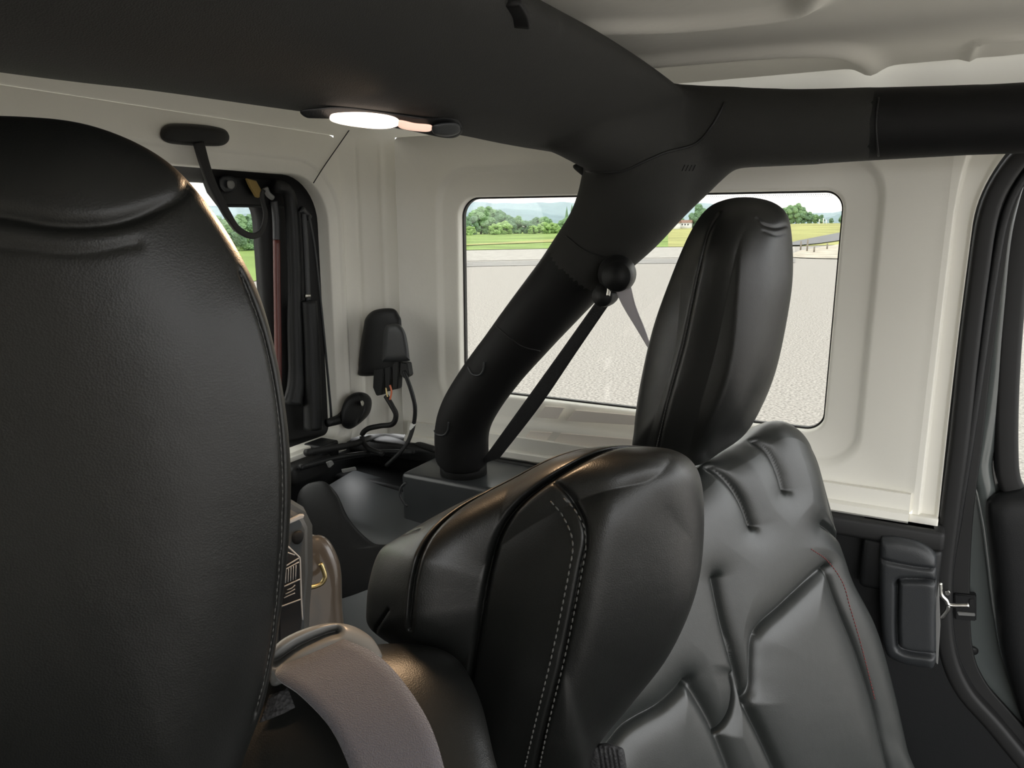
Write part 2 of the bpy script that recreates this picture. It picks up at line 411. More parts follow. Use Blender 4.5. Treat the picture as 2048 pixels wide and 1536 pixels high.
# outermost ring is pushed to the corner and the roof
wr = loft('wall_rear', rings[:-1] + [rr(.08, 1.414, ZB - .005, 1.80, [.05, .03, .01, .01], -1.1995)], M['white'], kind='structure')
def rcove(u, v):
    a = v * math.pi / 2
    return np.stack([-1.13 - .07 * np.cos(a), -.2 + u * 1.60, 1.80 + .07 * np.sin(a)], 1)
relief('wall_rear_cove', 0, 1, 0, 1, 20, 12, rcove, M['white'], wr)
def octant(u, v):
    a = u * math.pi / 2; b = v * math.pi / 2; q = .03 + .07 * np.cos(b)
    return np.stack([-1.10 - q * np.sin(a), 1.40 + q * np.cos(a), 1.80 + .07 * np.sin(b)], 1)
relief('wall_rear_top_corner', 0, 1, 0, 1, 20, 16, octant, M['white'], wr)
box('wall_rear_lower', (-1.23, .05, 1.05), (-1.2, 1.40, 1.094), M['white'], wr, bev=.006)
box('wall_rear_side', (-1.24, -.2, 1.0), (-1.2, .1, 1.82), M['white'], wr, bev=.004)
# panel joint between roof shell and side
tube('panel_joint', [PX(-1.189).at(*q) for q in ((627, 366), (650, 330), (700, 258), (715, 235))], .0012, M['plastic'], wr, n=20, k=6)

# ceiling
RIB = [([(2100, 62), (1965, 72), (1935, 100), (1915, 112), (1780, 122), (1750, 118)], 9, .006, 1),
       ([(1100, 130), (1300, 118), (1500, 100), (1680, 92), (1745, 112), (1750, 135), (1640, 150), (1450, 158), (1250, 160)], 26, .014, 1),
       ([(1180, 50), (1350, 45), (1500, 30), (1600, 12), (1640, -30)], 26, .014, 1),
       ([(1450, 190), (1650, 188), (1850, 172), (2100, 160)], 14, .012, 1),
       ([(1900, 110), (1990, 95), (2100, 90)], 22, .013, 1)]
def ceil(u, v):
    x = -1.14 + u * 2.7; y = -.3 + v * 1.74
    z = np.full(x.shape, ZR)
    P = np.stack([x, y, z], 1); X, Y = tov(P)
    ok = (P - CAM) @ Fv * cp - (z - 1.6) * sp > .12
    for pts, wd, am, sg in RIB:
        q = PZ(ZR).at(np.array([p[0] for p in pts], float), np.array([p[1] for p in pts], float))
        d = dpoly(x, y, q[:, :2]); ww = wd / 1500 * 1.1
        z = z - am * np.exp(-(d / ww) ** 2)
    z = z + .05 * np.clip((y - 1.35) / .1, 0, 1) * 0 - .03 * np.clip((np.abs(y - .7) - .55) / .25, 0, 1) ** 2
    return np.stack([x, y, z], 1)
relief('ceiling', 0, 1, 0, 1, 330, 220, ceil, M['white'], kind='structure')

# body below the hardtop, floor and the far (camera) side
tr = empty('trim_1', (-.5, 1.5, .6), kind='structure')
tr.name = 'wall_left_lower'
box('belt_rail', (-1.25, 1.455, 1.028), (.10, 1.56, 1.066), M['rubber'], tr, bev=.008)
slab('belt_panel', [(560, 930), (1500, 960), (1640, 1022), (1884, 1058), (1884, 1300), (1915, 1362), (1990, 1442), (2080, 1545), (2180, 1700), (560, 1700)], PY(1.50), .03, M['plastic'], tr, bev=.004)
box('belt_inner', (-1.3, 1.502, .5), (.06, 1.55, 1.05), M['plastic'], tr, bev=.005)
box('front_ledge', (-.04, 1.462, 1.035), (.09, 1.52, 1.066), M['plastic_grey'], tr, bev=.008)
box('floor', (-1.3, -.35, .44), (1.6, 1.6, .5), M['carpet'], bev=0, kind='structure')
rl = box('wall_rear_body', (-1.33, -.2, .5), (-1.24, 1.56, 1.06), M['plastic'], bev=.01, kind='structure')
rwm = box('wall_right_unseen', (-1.24, -.34, 1.08), (.20, -.28, 1.84), M['white'], bev=.01, kind='structure')  # unseen side wall, run forward to block light on the near headrest
box('wall_right_unseen_lower', (-1.24, -.345, .5), (.22, -.27, 1.08), M['plastic'], rwm, bev=.01)

# ------------------------------------------------------------ door 1 (seen past the door aperture)
dr = empty('door_1', (.3, 1.56, .6), kind='structure')
# weatherstrip running round the aperture
ws = PY(1.515).at(*np.array([(2075, 285), (2022, 335), (1978, 420), (1955, 560), (1935, 720), (1918, 880), (1900, 1020), (1886, 1150), (1890, 1280), (1922, 1370), (1990, 1450), (2080, 1560)], float).T)
seal = empty('trim_1', ws[5], kind='structure')
sweep('weatherstrip', ws, rrect(.015, .018, .008), M['rubber'], seal, up=(0, 1, 0), n=90)
ws2 = PY(1.535).at(*np.array([(2110, 290), (2050, 350), (2010, 430), (1985, 560), (1960, 740), (1938, 890), (1915, 1040), (1898, 1160), (1905, 1290), (1945, 1380), (2015, 1460), (2105, 1570)], float).T)
wj = PY(1.532).at(*np.array([(2050, 285), (2000, 330), (1958, 420), (1937, 560), (1915, 720), (1898, 880), (1882, 1020), (1876, 1150), (1882, 1290), (1912, 1372), (1978, 1452), (2070, 1560)], float).T)
sweep('jamb', wj + np.array([.012, .006, 0]), rrect(.040, .006, .003), M['rubber'], seal, up=(0, 1, 0), n=90)
slab('sill', [(1882, 1270), (1935, 1270), (1950, 1340), (1985, 1400), (2050, 1470), (2150, 1580), (2150, 1700), (1860, 1640), (1860, 1300)], PY(1.555), .004, M['rubber'], seal, bev=.001)
sweep('weatherstrip_lip', ws2, rrect(.007, .012, .005), M['plastic'], seal, up=(0, 1, 0), n=90)
# painted shut face
slab('door_panel', [(2035, 325), (2000, 420), (1975, 560), (1950, 740), (1935, 880), (1915, 1040), (1905, 1160), (1915, 1290), (1950, 1370), (2020, 1450), (2110, 1560), (2500, 1560), (2500, 1010), (2068, 1010), (2045, 975), (2030, 900), (2028, 700), (2035, 450), (2060, 360), (2110, 310), (2100, 270)], PY(1.56), .03, M['paint'], dr, bev=.004)
# rounded painted rib
tube('door_rib', PY(1.552).at(*np.array([(2052, 345), (2018, 470), (2002, 620), (1984, 790), (1968, 890), (1962, 930), (1972, 985), (1982, 1050), (1990, 1130), (2000, 1230), (2020, 1330), (2075, 1430)], float).T), [.020, .020, .020, .018, .014, .010, .008], M['paint'], dr, n=70, k=20, up=(0, 1, 0))
sweep('door_window_seal', PY(1.548).at(*np.array([(2140, 270), (2075, 340), (2042, 450), (2025, 600), (2014, 760), (2012, 900), (2020, 965), (2050, 1000), (2110, 1020)], float).T), rrect(.018, .016, .008), M['rubber'], dr, up=(0, 1, 0), n=60)
pillow('door_trim_pad', [(1972, 1020), (1985, 990), (2030, 978), (2120, 965), (2400, 960), (2400, 1600), (2120, 1600), (2070, 1500), (2030, 1400), (2000, 1290), (1985, 1150)], PY(1.535), M['plastic'], dr, tf=.03, tb=.01, dirv=(0, 1, 0), k=16, pw=.6, n=200, rings=40)
prism('door_glass', PY(1.575).at(*np.array([(2030, 300), (2020, 700), (2022, 1000), (2500, 1010), (2500, 250)], float).T), (0, .004, 0), M['glass'], dr, bev=0)
dl = slab('latch_recess', [(1908, 1188), (1953, 1192), (1953, 1243), (1910, 1240)], PY(1.525), .02, M['plastic'], dr, bev=.002)
slab('latch_mouth', [(1938, 1198), (1948, 1198), (1948, 1214), (1938, 1214)], PY(1.523), .004, M['rubber'], dl, bev=.001)
slab('latch_plate', [(1914, 1224), (1950, 1227), (1951, 1233), (1916, 1231)], PY(1.521), .004, M['bezel'], dl, bev=.001)
pillow('rubber_plug', [(1933, 1297), (1944, 1292), (1956, 1298), (1955, 1308), (1942, 1311), (1934, 1306)], PY(1.555), M['rubber'], dr, tf=.008, n=40, rings=10)

# striker
st = empty('door_striker', PY(1.5).at(1890, 1210), 'bright steel striker loop and plate beside the black latch cover', 'door striker')
tube('striker_loop', PY(1.475).at(*np.array([(1880, 1165), (1882, 1188), (1892, 1200), (1900, 1210), (1938, 1211)], float).T), .0042, M['chrome'], st, n=30)
tube('striker_leg', PY(1.475).at(*np.array([(1898, 1210), (1894, 1222), (1883, 1236)], float).T), .004, M['chrome'], st, n=12)
slab('striker_plate', [(1871, 1150), (1877, 1150), (1881, 1250), (1876, 1330), (1871, 1325)], PY(1.47), .003, M['bezel'], st, bev=.001)
slab('striker_bolt', [(1890, 1183), (1898, 1181), (1902, 1187), (1897, 1192), (1891, 1190)], PY(1.47), .008, M['chrome'], st, bev=.001)

# latch cover on the lower side wall
lc = empty('latch_cover', PY(1.46).at(1820, 1200), 'charcoal plastic cover with square recess on side wall beside striker', 'cover')
pillow('cover_shell', [(1760, 1085), (1775, 1068), (1835, 1078), (1868, 1100), (1874, 1130), (1872, 1240), (1870, 1325), (1845, 1332), (1790, 1318), (1768, 1290), (1760, 1200)], PY(1.46), M['plastic_grey'], lc, tf=.022, tb=.015, dirv=(0, 1, 0), k=14, pw=.6, n=240, rings=60,
       seams=[([(1795, 1160), (1802, 1152), (1850, 1152), (1868, 1156)], 5, .008), ([(1795, 1160), (1795, 1265), (1806, 1292), (1868, 1302)], 5, .010), ([(1762, 1112), (1820, 1124), (1868, 1130)], 4, .004)])
box('cover_back', (-.03, 1.462, .93), (.10, 1.49, 1.03), M['plastic'], lc, bev=.01)

# ------------------------------------------------------------ padded sport bar
sb = empty('roll_bar', (-.45, 1.3, 1.06), 'black padded roll bar running across the roof, forward and down to the rear corner', 'roll bar')
# crossbar profile in x-z
XP = [(-.578, 1.740), (-.568, 1.716), (-.545, 1.710), (-.50, 1.710), (-.44, 1.722), (-.392, 1.745), (-.352, 1.775), (-.335, 1.798), (-.345, 1.812), (-.40, 1.840), (-.50, 1.855), (-.565, 1.84), (-.582, 1.79)]
XP = cr_curve(XP, 40, True)
ys = np.linspace(-.28, 1.33, 40); V = []
for y in ys:
    k_ = 1 - .10 * np.clip((y - 1.0) / .33, 0, 1) ** 1.5
    for x, z in XP: V.append((-.45 + (x + .45) * k_, y, 1.785 + (z - 1.785) * k_ + float(np.interp(y, [0, .32, .44, .65, .9, 1.2, 1.4], [-.020, -.012, -.006, 0, .006, .004, 0]))))
F = [(i * 40 + a, i * 40 + (a + 1) % 40, (i + 1) * 40 + (a + 1) % 40, (i + 1) * 40 + a) for i in range(39) for a in range(40)] + [tuple(range(40)), tuple(39 * 40 + a for a in range(40))]
pieces = [(V, F)]
def tb(path, sc, n=60, prof=None): return sweep('', path, prof or circ(1, 24), None, up=(0, 1, .01), n=n, scale=sc, build=False)
pieces.append(tb([(-.46, 1.30, 1.765), (-.30, 1.315, 1.757), (-.18, 1.325, 1.752), (0, 1.33, 1.750), (.3, 1.325, 1.742), (1.1, 1.31, 1.70)], [.075, .060, .050, .049, .048, .048, .048]))
pieces.append(tb([(-.40, 1.28, 1.75), (-.43, 1.29, 1.68), (-.475, 1.3, 1.605), (-.56, 1.3, 1.505), (-.665, 1.3, 1.385), (-.762, 1.31, 1.27), (-.82, 1.33, 1.18), (-.832, 1.345, 1.085)], [.09, .098, .076, .066, .062, .058, .058, .060, .060]))
pieces.append(tb([(-.47, 1.05, 1.775), (-.45, 1.20, 1.765), (-.42, 1.30, 1.745)], [.07, .085, .09], 20))
# web filling the inner corner between side bar and leg
pieces.append(tb([(-.29, 1.33, 1.735), (-.36, 1.32, 1.68), (-.42, 1.31, 1.625), (-.47, 1.30, 1.57)], [.04, .050, .055, .05], 24))
V, F = join_mesh(pieces)
tmp = mk('tmp_bar', V, F, M['pad'])
md = tmp.modifiers.new('r', 'REMESH'); md.mode = 'VOXEL'; md.voxel_size = .007
ms = tmp.modifiers.new('s', 'SMOOTH'); ms.iterations = 26; ms.factor = .6
dg = bpy.context.evaluated_depsgraph_get(); ev = tmp.evaluated_get(dg); me = ev.to_mesh()
RV = np.array([v.co[:] for v in me.vertices]); RF = [tuple(p.vertices) for p in me.polygons]; ev.to_mesh_clear()
bpy.data.objects.remove(tmp)
bar_bvh = BVHTree.FromPolygons([tuple(map(float, v)) for v in RV], RF)
SEAM = [(1450, 205), (1425, 250), (1390, 288), (1330, 305), (1290, 322), (1240, 342), (1180, 342), (1150, 332)]
sx = np.array([s[1] for s in SEAM[:4]]);
FC = np.array([RV[list(q)].mean(0) for q in RF])
fx, fy = tov(FC)
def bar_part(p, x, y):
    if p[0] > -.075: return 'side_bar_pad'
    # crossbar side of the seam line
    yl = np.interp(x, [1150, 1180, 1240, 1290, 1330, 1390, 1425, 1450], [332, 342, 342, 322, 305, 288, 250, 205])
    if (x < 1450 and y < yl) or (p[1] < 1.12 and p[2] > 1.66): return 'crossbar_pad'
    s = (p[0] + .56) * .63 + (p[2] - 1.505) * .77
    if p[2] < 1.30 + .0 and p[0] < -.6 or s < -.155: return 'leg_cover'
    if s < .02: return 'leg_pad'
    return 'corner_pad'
groups = {}
for q, p, x, y in zip(RF, FC, fx, fy): groups.setdefault(bar_part(p, x, y), []).append(q)
for nm, fs in groups.items():
    ids = sorted({i for q in fs for i in q}); mpd = {i: j for j, i in enumerate(ids)}
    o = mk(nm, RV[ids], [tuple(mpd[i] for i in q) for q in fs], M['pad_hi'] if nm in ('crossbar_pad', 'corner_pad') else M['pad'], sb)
o_bvh['bar'] = bar_bvh
class _B: name = 'bar'
def on_bar(pts, n=30, lift=.0005):
    out = []
    for x, y in cr_curve(pts, n):
        p, nn = hit(_B, x, y)
        if p is not None: out.append(p + (nn if nn @ (CAM - p) > 0 else -nn) * lift)
    return out
def seam_tube(nm, pts, r=.0016, m='rubber', par=sb):
    q = on_bar(pts)
    if len(q) > 3: tube(nm, q, r, M[m], par, n=0, k=8)
seam_tube('seam', SEAM, .0022)
seam_tube('seam', [(1757, 196), (1752, 250), (1757, 312)], .0015)
seam_tube('seam', [(1132, 472), (1180, 505), (1255, 520)], .0012)
seam_tube('seam', [(992, 652), (1040, 690), (1080, 702)], .0012)
for a in ([(1015, 5), (1030, 28), (1035, 50)], [(1340, 135), (1352, 158), (1345, 176)]):
    q = on_bar(a, 10)
    if len(q) > 3: sweep('strap', q, rrect(.012, .003, .002), M['rubber'], sb, up=(0, -.5, -1))
# vent slots moulded in the corner pad
for i in range(4):
    seam_tube('vent_slot', [(1364 + i * 7, 342), (1367 + i * 7, 336), (1370 + i * 7, 330)], .0012)
# recessed clips on the leg cover
for cx, cy in ((955, 738), (884, 858)):
    seam_tube('clip', [(cx - 18, cy - 4), (cx - 10, cy + 10), (cx + 4, cy + 12), (cx + 12, cy + 2), (cx + 14, cy - 14)], .0022, 'plastic_grey')
pillow('corner_flap', [(1146, 331), (1200, 322), (1270, 324), (1240, 345), (1215, 372), (1188, 398), (1172, 360)], PY(1.245), M['pad'], sb, tf=.008, tb=.03, n=80, rings=16, k=5)
sweep('bar_foot', [(-.832, 1.348, 1.10), (-.832, 1.35, 1.062)], circ(.052, 28), M['rubber'], sb, up=(0, 1, 0))

# ------------------------------------------------------------ dome lamp
dlp = empty('dome_lamp', (-.56, .72, 1.70), 'lit oblong dome lamp glowing warm white under the black crossbar', 'lamp')
hpt, _ = hit(_B, 760, 226)
LPn = Plane(hpt + np.array([.010, -.004, -.006]), (.75, -.05, -.66))
def lens_shape(nm, c, m, tf=.006): return pillow(nm, c, LPn, m, dlp, tf=tf, tb=.008, n=120, rings=20, k=5)
pillow('lamp_housing', [(600, 222), (630, 216), (700, 214), (860, 236), (910, 236), (926, 252), (920, 270), (890, 276), (800, 258), (655, 236), (615, 236)], Plane(LPn.p + np.array([-.006, .003, .004]), LPn.n), M['plastic'], dlp, tf=.004, tb=.012, n=160, rings=24, k=6)
lens = lens_shape('lamp_lens', [(660, 232), (672, 226), (720, 224), (770, 229), (796, 238), (795, 252), (760, 258), (700, 252), (664, 243)], M['lens'])
lens_shape('reading_lens', [(797, 240), (830, 246), (862, 250), (861, 262), (838, 263), (800, 256)], M['lens_glow'], .005)
lens_shape('lamp_switch', [(866, 250), (905, 244), (920, 250), (918, 266), (895, 273), (868, 268)], M['plastic_grey'], .008)
ld = bpy.data.lights.new('dome_lamp_light', 'SPOT'); ld.energy = 5; ld.color = (1, .66, .38); ld.spot_size = math.radians(150); ld.spot_blend = .8; ld.shadow_soft_size = .03
lo = bpy.data.objects.new('dome_lamp_light', ld); COL.objects.link(lo); lo.parent = dlp; lo.location = tuple(LPn.p + np.array([.015, -.02, -.02]) - np.array([-.56, .72, 1.70]))
lo.rotation_euler = (math.radians(-25), math.radians(-20), 0)

# ------------------------------------------------------------ tailgate window and its hardware
gw = empty('window_2', (-1.3, .8, 1.1), kind='structure')
def rx2(d, x, r=.08): return rr(.22 + d, 1.372 - d * 1.0, 1.095, 1.700 - d * .12, [r, r, .02, .02], x)
loft('window_frame', [rx(.004, -1.215), rx(.004, -1.24), rx2(.03, -1.262), rx2(.075, -1.275), rx2(.125, -1.285), rx2(.128, -1.31), rx2(0, -1.315), rx(.012, -1.25), rx(.012, -1.215)], M['rubber'], gw)
prism('window_pane', rr(.24, 1.30, 1.08, 1.70, .05, -1.30), (-.004, 0, 0), M['glass'], gw, bev=0)
wm = empty('wiper_motor_cover', PX(-1.25).at(500, 380), 'dark grey wiper motor cover with a round bolt head above tailgate glass', 'cover')
slab('cover_body', [(412, 338), (600, 352), (600, 416), (452, 414), (430, 385)], PX(-1.262), .03, M['plastic'], wm, bev=.006)
pillow('bolt_head', [(440, 355), (452, 350), (470, 356), (474, 370), (466, 382), (450, 384), (440, 372)], PX(-1.258), M['plastic_grey'], wm, tf=.012, n=60, rings=20, k=6)
pillow('bolt_washer', [(455, 362), (466, 362), (470, 371), (464, 378), (456, 375)], PX(-1.243), M['bezel'], wm, tf=.003, n=40, rings=10)
slab('foam_patch', [(492, 356), (514, 362), (524, 380), (520, 396), (512, 394), (500, 374)], PX(-1.247), .006, M['gold'], wm, bev=.002)
# vertical members
vm = empty('window_hinge_post', PX(-1.25).at(560, 700), 'slim upright grey post with dark red reflection painted low beside tailgate glass', 'post')
tube('post_upper', PX(-1.25).at(*np.array([(548, 402), (552, 440), (553, 480)], float).T), .008, M['plastic_grey'], vm)
tube('post_lower', PX(-1.25).at(*np.array([(553, 480), (554, 560), (556, 700), (556, 800)], float).T), .008, M['red'], vm)
tube('post_bracket', PX(-1.24).at(*np.array([(530, 375), (536, 388), (545, 396)], float).T), .006, M['bezel'], vm, n=12)
hc = empty('tailgate_hinge_cover', PX(-1.23).at(585, 800), 'tall black rounded cover left of the gas strut in the tailgate opening', 'cover')
tube('cover_tube', PX(-1.235).at(*np.array([(548, 372), (570, 378), (582, 410), (588, 520), (590, 640), (592, 760), (584, 810)], float).T), [.014, .015, .016, .016, .018, .018, .022], M['plastic'], hc, n=60)
gs = empty('gas_strut', PX(-1.22).at(625, 840), 'black gas strut with grey rod and bright ball end in tailgate opening', 'gas strut')
tube('strut_body', PX(-1.215).at(*np.array([(617, 602), (622, 700), (624, 780), (626, 858)], float).T), [.019, .021, .022, .022], M['plastic'], gs, k=24)
tube('strut_rod', PX(-1.215).at(*np.array([(608, 425), (612, 500), (616, 602)], float).T), .0065, M['plastic_grey'], gs)
tube('ball_end', PX(-1.212).at(*np.array([(611, 592), (619, 592)], float).T), .005, M['chrome'], gs, n=8)
tube('upper_joint', PX(-1.215).at(*np.array([(602, 418), (610, 426), (618, 436)], float).T), .008, M['plastic_grey'], gs, n=10)
tube('strut_cable', PX(-1.205).at(*np.array([(618, 430), (630, 500), (645, 640), (660, 800), (663, 846)], float).T), .0028, M['plastic_grey'], gs)
bk = empty('strut_bracket', PX(-1.2).at(620, 880), 'black bracket block at the foot of the gas strut', 'bracket')
box('bracket_block', (-1.225, 1.27, 1.052), (-1.17, 1.335, 1.098), M['plastic'], bk, bev=.006)
box('bracket_base', (-1.25, 1.17, 1.03), (-1.16, 1.30, 1.075), M['rubber'], bk, bev=.01)
# rubber stop with bracket arm
rs = empty('rubber_stop', PX(-1.19).at(700, 820), 'round black rubber stop on an arm against the white rear corner', 'stop')
tube('stop_arm', PX(-1.185).at(*np.array([(655, 846), (680, 838), (700, 826)], float).T), [.010, .012, .02], M['plastic'], rs, n=16)
pillow('stop_head', [(690, 800), (708, 786), (730, 786), (744, 800), (740, 825), (722, 845), (700, 858), (684, 850), (682, 826)], PX(-1.18), M['plastic'], rs, tf=.028, tb=.02, n=100, rings=30, k=4, seams=[([(720, 790), (728, 815), (715, 845)], 3, .004)])
pillow('stop_pin', [(721, 803), (725, 801), (728, 806), (726, 812), (722, 811)], PX(-1.146), M['chrome'], rs, tf=.003, n=24, rings=6)

# third-brake-light style grommet with hanging hose
hg = empty('washer_hose', PX(-1.19).at(390, 270), 'black oblong grommet on white header with a hose looping to the glass', 'hose')
pillow('grommet', [(320, 268), (326, 254), (345, 247), (400, 249), (445, 257), (458, 270), (456, 284), (440, 292), (400, 292), (345, 288), (325, 280)], PX(-1.196), M['rubber'], hg, tf=.03, tb=.0, n=160, rings=30, k=5)
sweep('hose', [*PX(-1.175).at(*np.array([(397, 285), (408, 325), (420, 360), (436, 395), (455, 430)], float).T), *PX(-1.20).at(*np.array([(475, 458), (503, 472), (523, 462), (531, 430), (524, 395), (527, 380)], float).T)], rrect(.0085, .0045, .003), M['rubber'], hg, up=(1, 0, .01), n=80, scale=[1.25, 1.1, 1, .8, .62, .55])

# connector cover in the corner
cc = empty('connector_cover', PY(1.45).at(770, 700), 'matte black connector housing on white rear corner with two hanging leads', 'housing')
pillow('back_plate', [(727, 655), (732, 635), (750, 620), (785, 617), (798, 630), (803, 650), (800, 720), (780, 745), (722, 752), (717, 735), (720, 700)], PY(1.44), M['plastic'], cc, tf=.022, tb=.03, n=200, rings=40, k=7)
pillow('housing_hood', [(765, 690), (770, 655), (783, 647), (800, 650), (812, 670), (819, 715), (816, 722), (770, 724), (764, 720)], PY(1.412), M['plastic_grey'], cc, tf=.02, tb=.03, n=160, rings=40, k=6)
for q in ([(747, 735), (768, 735), (764, 790), (752, 792), (745, 775)], [(768, 725), (782, 725), (780, 782), (770, 784)], [(784, 722), (798, 722), (795, 778), (785, 780)], [(800, 724), (814, 726), (818, 752), (808, 758), (799, 748)]):
    slab('connector_block', q, PY(1.425), .02, M['plastic'], cc, bev=.002)
def leadpts(l): return np.array([PY(y).at(np.array(float(a)), np.array(float(b))) for a, b, y in l])
tube('orange_wire', leadpts([(780, 770, 1.41), (783, 785, 1.41), (778, 805, 1.412)]), .0022, M['copper'], cc, n=14)
tube('yellow_wire', leadpts([(772, 775, 1.415), (774, 790, 1.412), (780, 806, 1.412)]), .0018, M['brass'], cc, n=14)
tube('lead', leadpts([(772, 792, 1.415), (784, 812, 1.41), (792, 830, 1.41), (785, 848, 1.41), (760, 852, 1.41), (735, 858, 1.41), (724, 872, 1.41), (735, 895, 1.40), (765, 908, 1.39)]), .0065, M['rubber'], cc, n=70)
tube('lead', leadpts([(808, 742, 1.425), (822, 780, 1.42), (830, 815, 1.42), (827, 850, 1.42), (815, 885, 1.40), (795, 910, 1.38), (772, 932, 1.37)]), .0050, M['plastic'], cc, n=70)
tube('tape_band', leadpts([(826, 848, 1.4195), (823, 860, 1.4165)]), .0062, M['tape'], cc, n=8)

# ------------------------------------------------------------ cargo side trims
tw = empty('pillar_base_cover', (-.8, 1.37, .7), 'charcoal plastic box cover at the foot of the padded bar', 'cover')
box('cover_box', (-.955, 1.285, .62), (-.60, 1.462, 1.064), M['gloss'], tw, bev=.010, seg=4)
wa = empty('wheel_arch_trim', (-1.0, 1.3, .6), 'smooth charcoal wheel arch trim left of the box cover', 'trim')
def arch(u, v):
    x = -1.20 + u * .62
    y = 1.42 - v * .50
    z = .992 - .05 * v - .42 * np.clip((v - .40) / .60, 0, 1) ** 1.6 - .05 * u
    return np.stack([x, y, z], 1)
relief('trim_shell', 0, 1, 0, 1, 30, 50, arch, M['arch'], wa)
pillow('trim_roll', [(596, 990), (640, 962), (672, 985), (700, 1040), (745, 1085), (790, 1100), (800, 1200), (640, 1200), (600, 1100)], Plane((-.92, 1.15, .9), (.3, -.9, .3)), M['plastic'], wa, tf=.02, tb=.04, n=160, rings=40, k=4)
tube('tie_loop', leadpts([(812, 965, 1.22), (803, 975, 1.22), (800, 990, 1.22), (808, 1005, 1.22), (815, 1012, 1.22)]), .003, M['plastic_grey'], wa, n=20)
box('rear_shelf', (-1.24, 1.385, .93), (-.58, 1.50, .985), M['plastic'], tr, bev=.01)
rail = empty('cargo_rail', PX(-1.1).at(700, 930), 'black rail with small bright clips along the rear body edge', 'rail')
tube('rail_bar', np.array([PX(-1.15).at(*np.array((600, 935.))), PX(-1.15).at(*np.array((680, 915.))), PX(-1.12).at(*np.array((760, 905.))), PY(1.43).at(*np.array((830, 905.)))]), .007, M['plastic'], rail, n=30)
tube('rail_edge', np.array([PX(-1.15).at(*np.array((612, 905.))), PX(-1.15).at(*np.array((700, 890.))), PX(-1.17).at(*np.array((770, 872.))), PY(1.44).at(*np.array((880, 902.)))]), .008, M['rubber'], rail, n=30)
slab('rail_clip', [(655, 925), (665, 921), (669, 928), (660, 936)], PX(-1.08), .006, M['bezel'], rail, bev=.001)
slab('rail_tab', [(686, 939), (712, 934), (714, 940), (688, 946)], PX(-1.05), .006, M['bezel'], rail, bev=.001)

# ------------------------------------------------------------ folded item behind the right seat
jb = empty('labelled_box', (-.62, .58, .9), 'grey box with black printed label and slot behind nearest headrest', 'box')
JP = Plane((-.60, .60, 1.2), (.75, -.62, .1))
slab('box_body', [(520, 1000), (585, 1012), (615, 1030), (627, 1055), (628, 1150), (622, 1220), (618, 1330), (520, 1350)], JP, .05, M['arch'], jb, bev=.010)
JF = Plane(JP.p + np.array([.004, -.003, 0]), JP.n)
slab('box_slot', [(576, 1042), (600, 1030), (609, 1030), (607, 1036), (577, 1049)], JF, .006, M['label_w'], jb, bev=.0008)
pillow('box_hole', [(584, 1072), (594, 1062), (606, 1064), (606, 1078), (598, 1088), (587, 1086)], JF, M['rubber'], jb, tf=.003, n=50, rings=10)
lb = slab('box_label', [(560, 1092), (574, 1092), (600, 1115), (604, 1240), (596, 1300), (560, 1310)], JF, .004, M['label'], jb, bev=.0005)
JG = Plane(JP.p + np.array([.0075, -.006, 0]), JP.n)
for q in ([(574, 1091), (598, 1114), (600, 1118), (601, 1150), (603, 1205), (605, 1240)], ):
    tube('label_border', JG.at(*np.array(q, float).T), .0010, M['label_w'], lb, n=24, k=6)
for a, b in (((565, 1136), (598, 1116)), ((565, 1142), (598, 1124)), ((566, 1174), (601, 1158)), ((560, 1214), (603, 1198)), ((575, 1105), (590, 1110))):
    tube('label_rule', JG.at(*np.array([a, ((a[0] + b[0]) / 2, (a[1] + b[1]) / 2), b], float).T), .0008, M['label_w'], lb, n=6, k=6)
for i in range(5):
    x = 571 + i * 5; tube('label_mark', JG.at(*np.array([(x, 1166 - i * 2), (x + .5, 1150 - i * 2), (x + 1, 1138 - i * 2)], float).T), .0006, M['label_w'], lb, n=5, k=5)
for i in range(3): tube('label_mark', JG.at(*np.array([(568 + 3 * i, 1196 - 8 * i), (576 + 4 * i, 1192 - 8 * i), (590, 1186 - 8 * i)], float).T), .0006, M['label_w'], lb, n=5, k=5)
bb = empty('seat_bracket', (-.66, .66, .9), 'brown painted metal bracket carrying a brassy hook beside the labelled box', 'bracket')
BP = Plane((-.68, .66, 1.2), (.75, -.62, .1))
pillow('bracket_plate', [(600, 1090), (632, 1070), (655, 1078), (672, 1105), (682, 1140), (684, 1200), (684, 1330), (600, 1340)], BP, M['brownpaint'], bb, tf=.018, tb=.02, n=160, rings=40, k=7)
tube('hook', Plane(BP.p + np.array([.03, -.025, 0]), BP.n).at(*np.array([(641, 1127), (645, 1135), (650, 1152), (645, 1165), (632, 1172), (617, 1175)], float).T), .0030, M['brass'], bb, n=30)

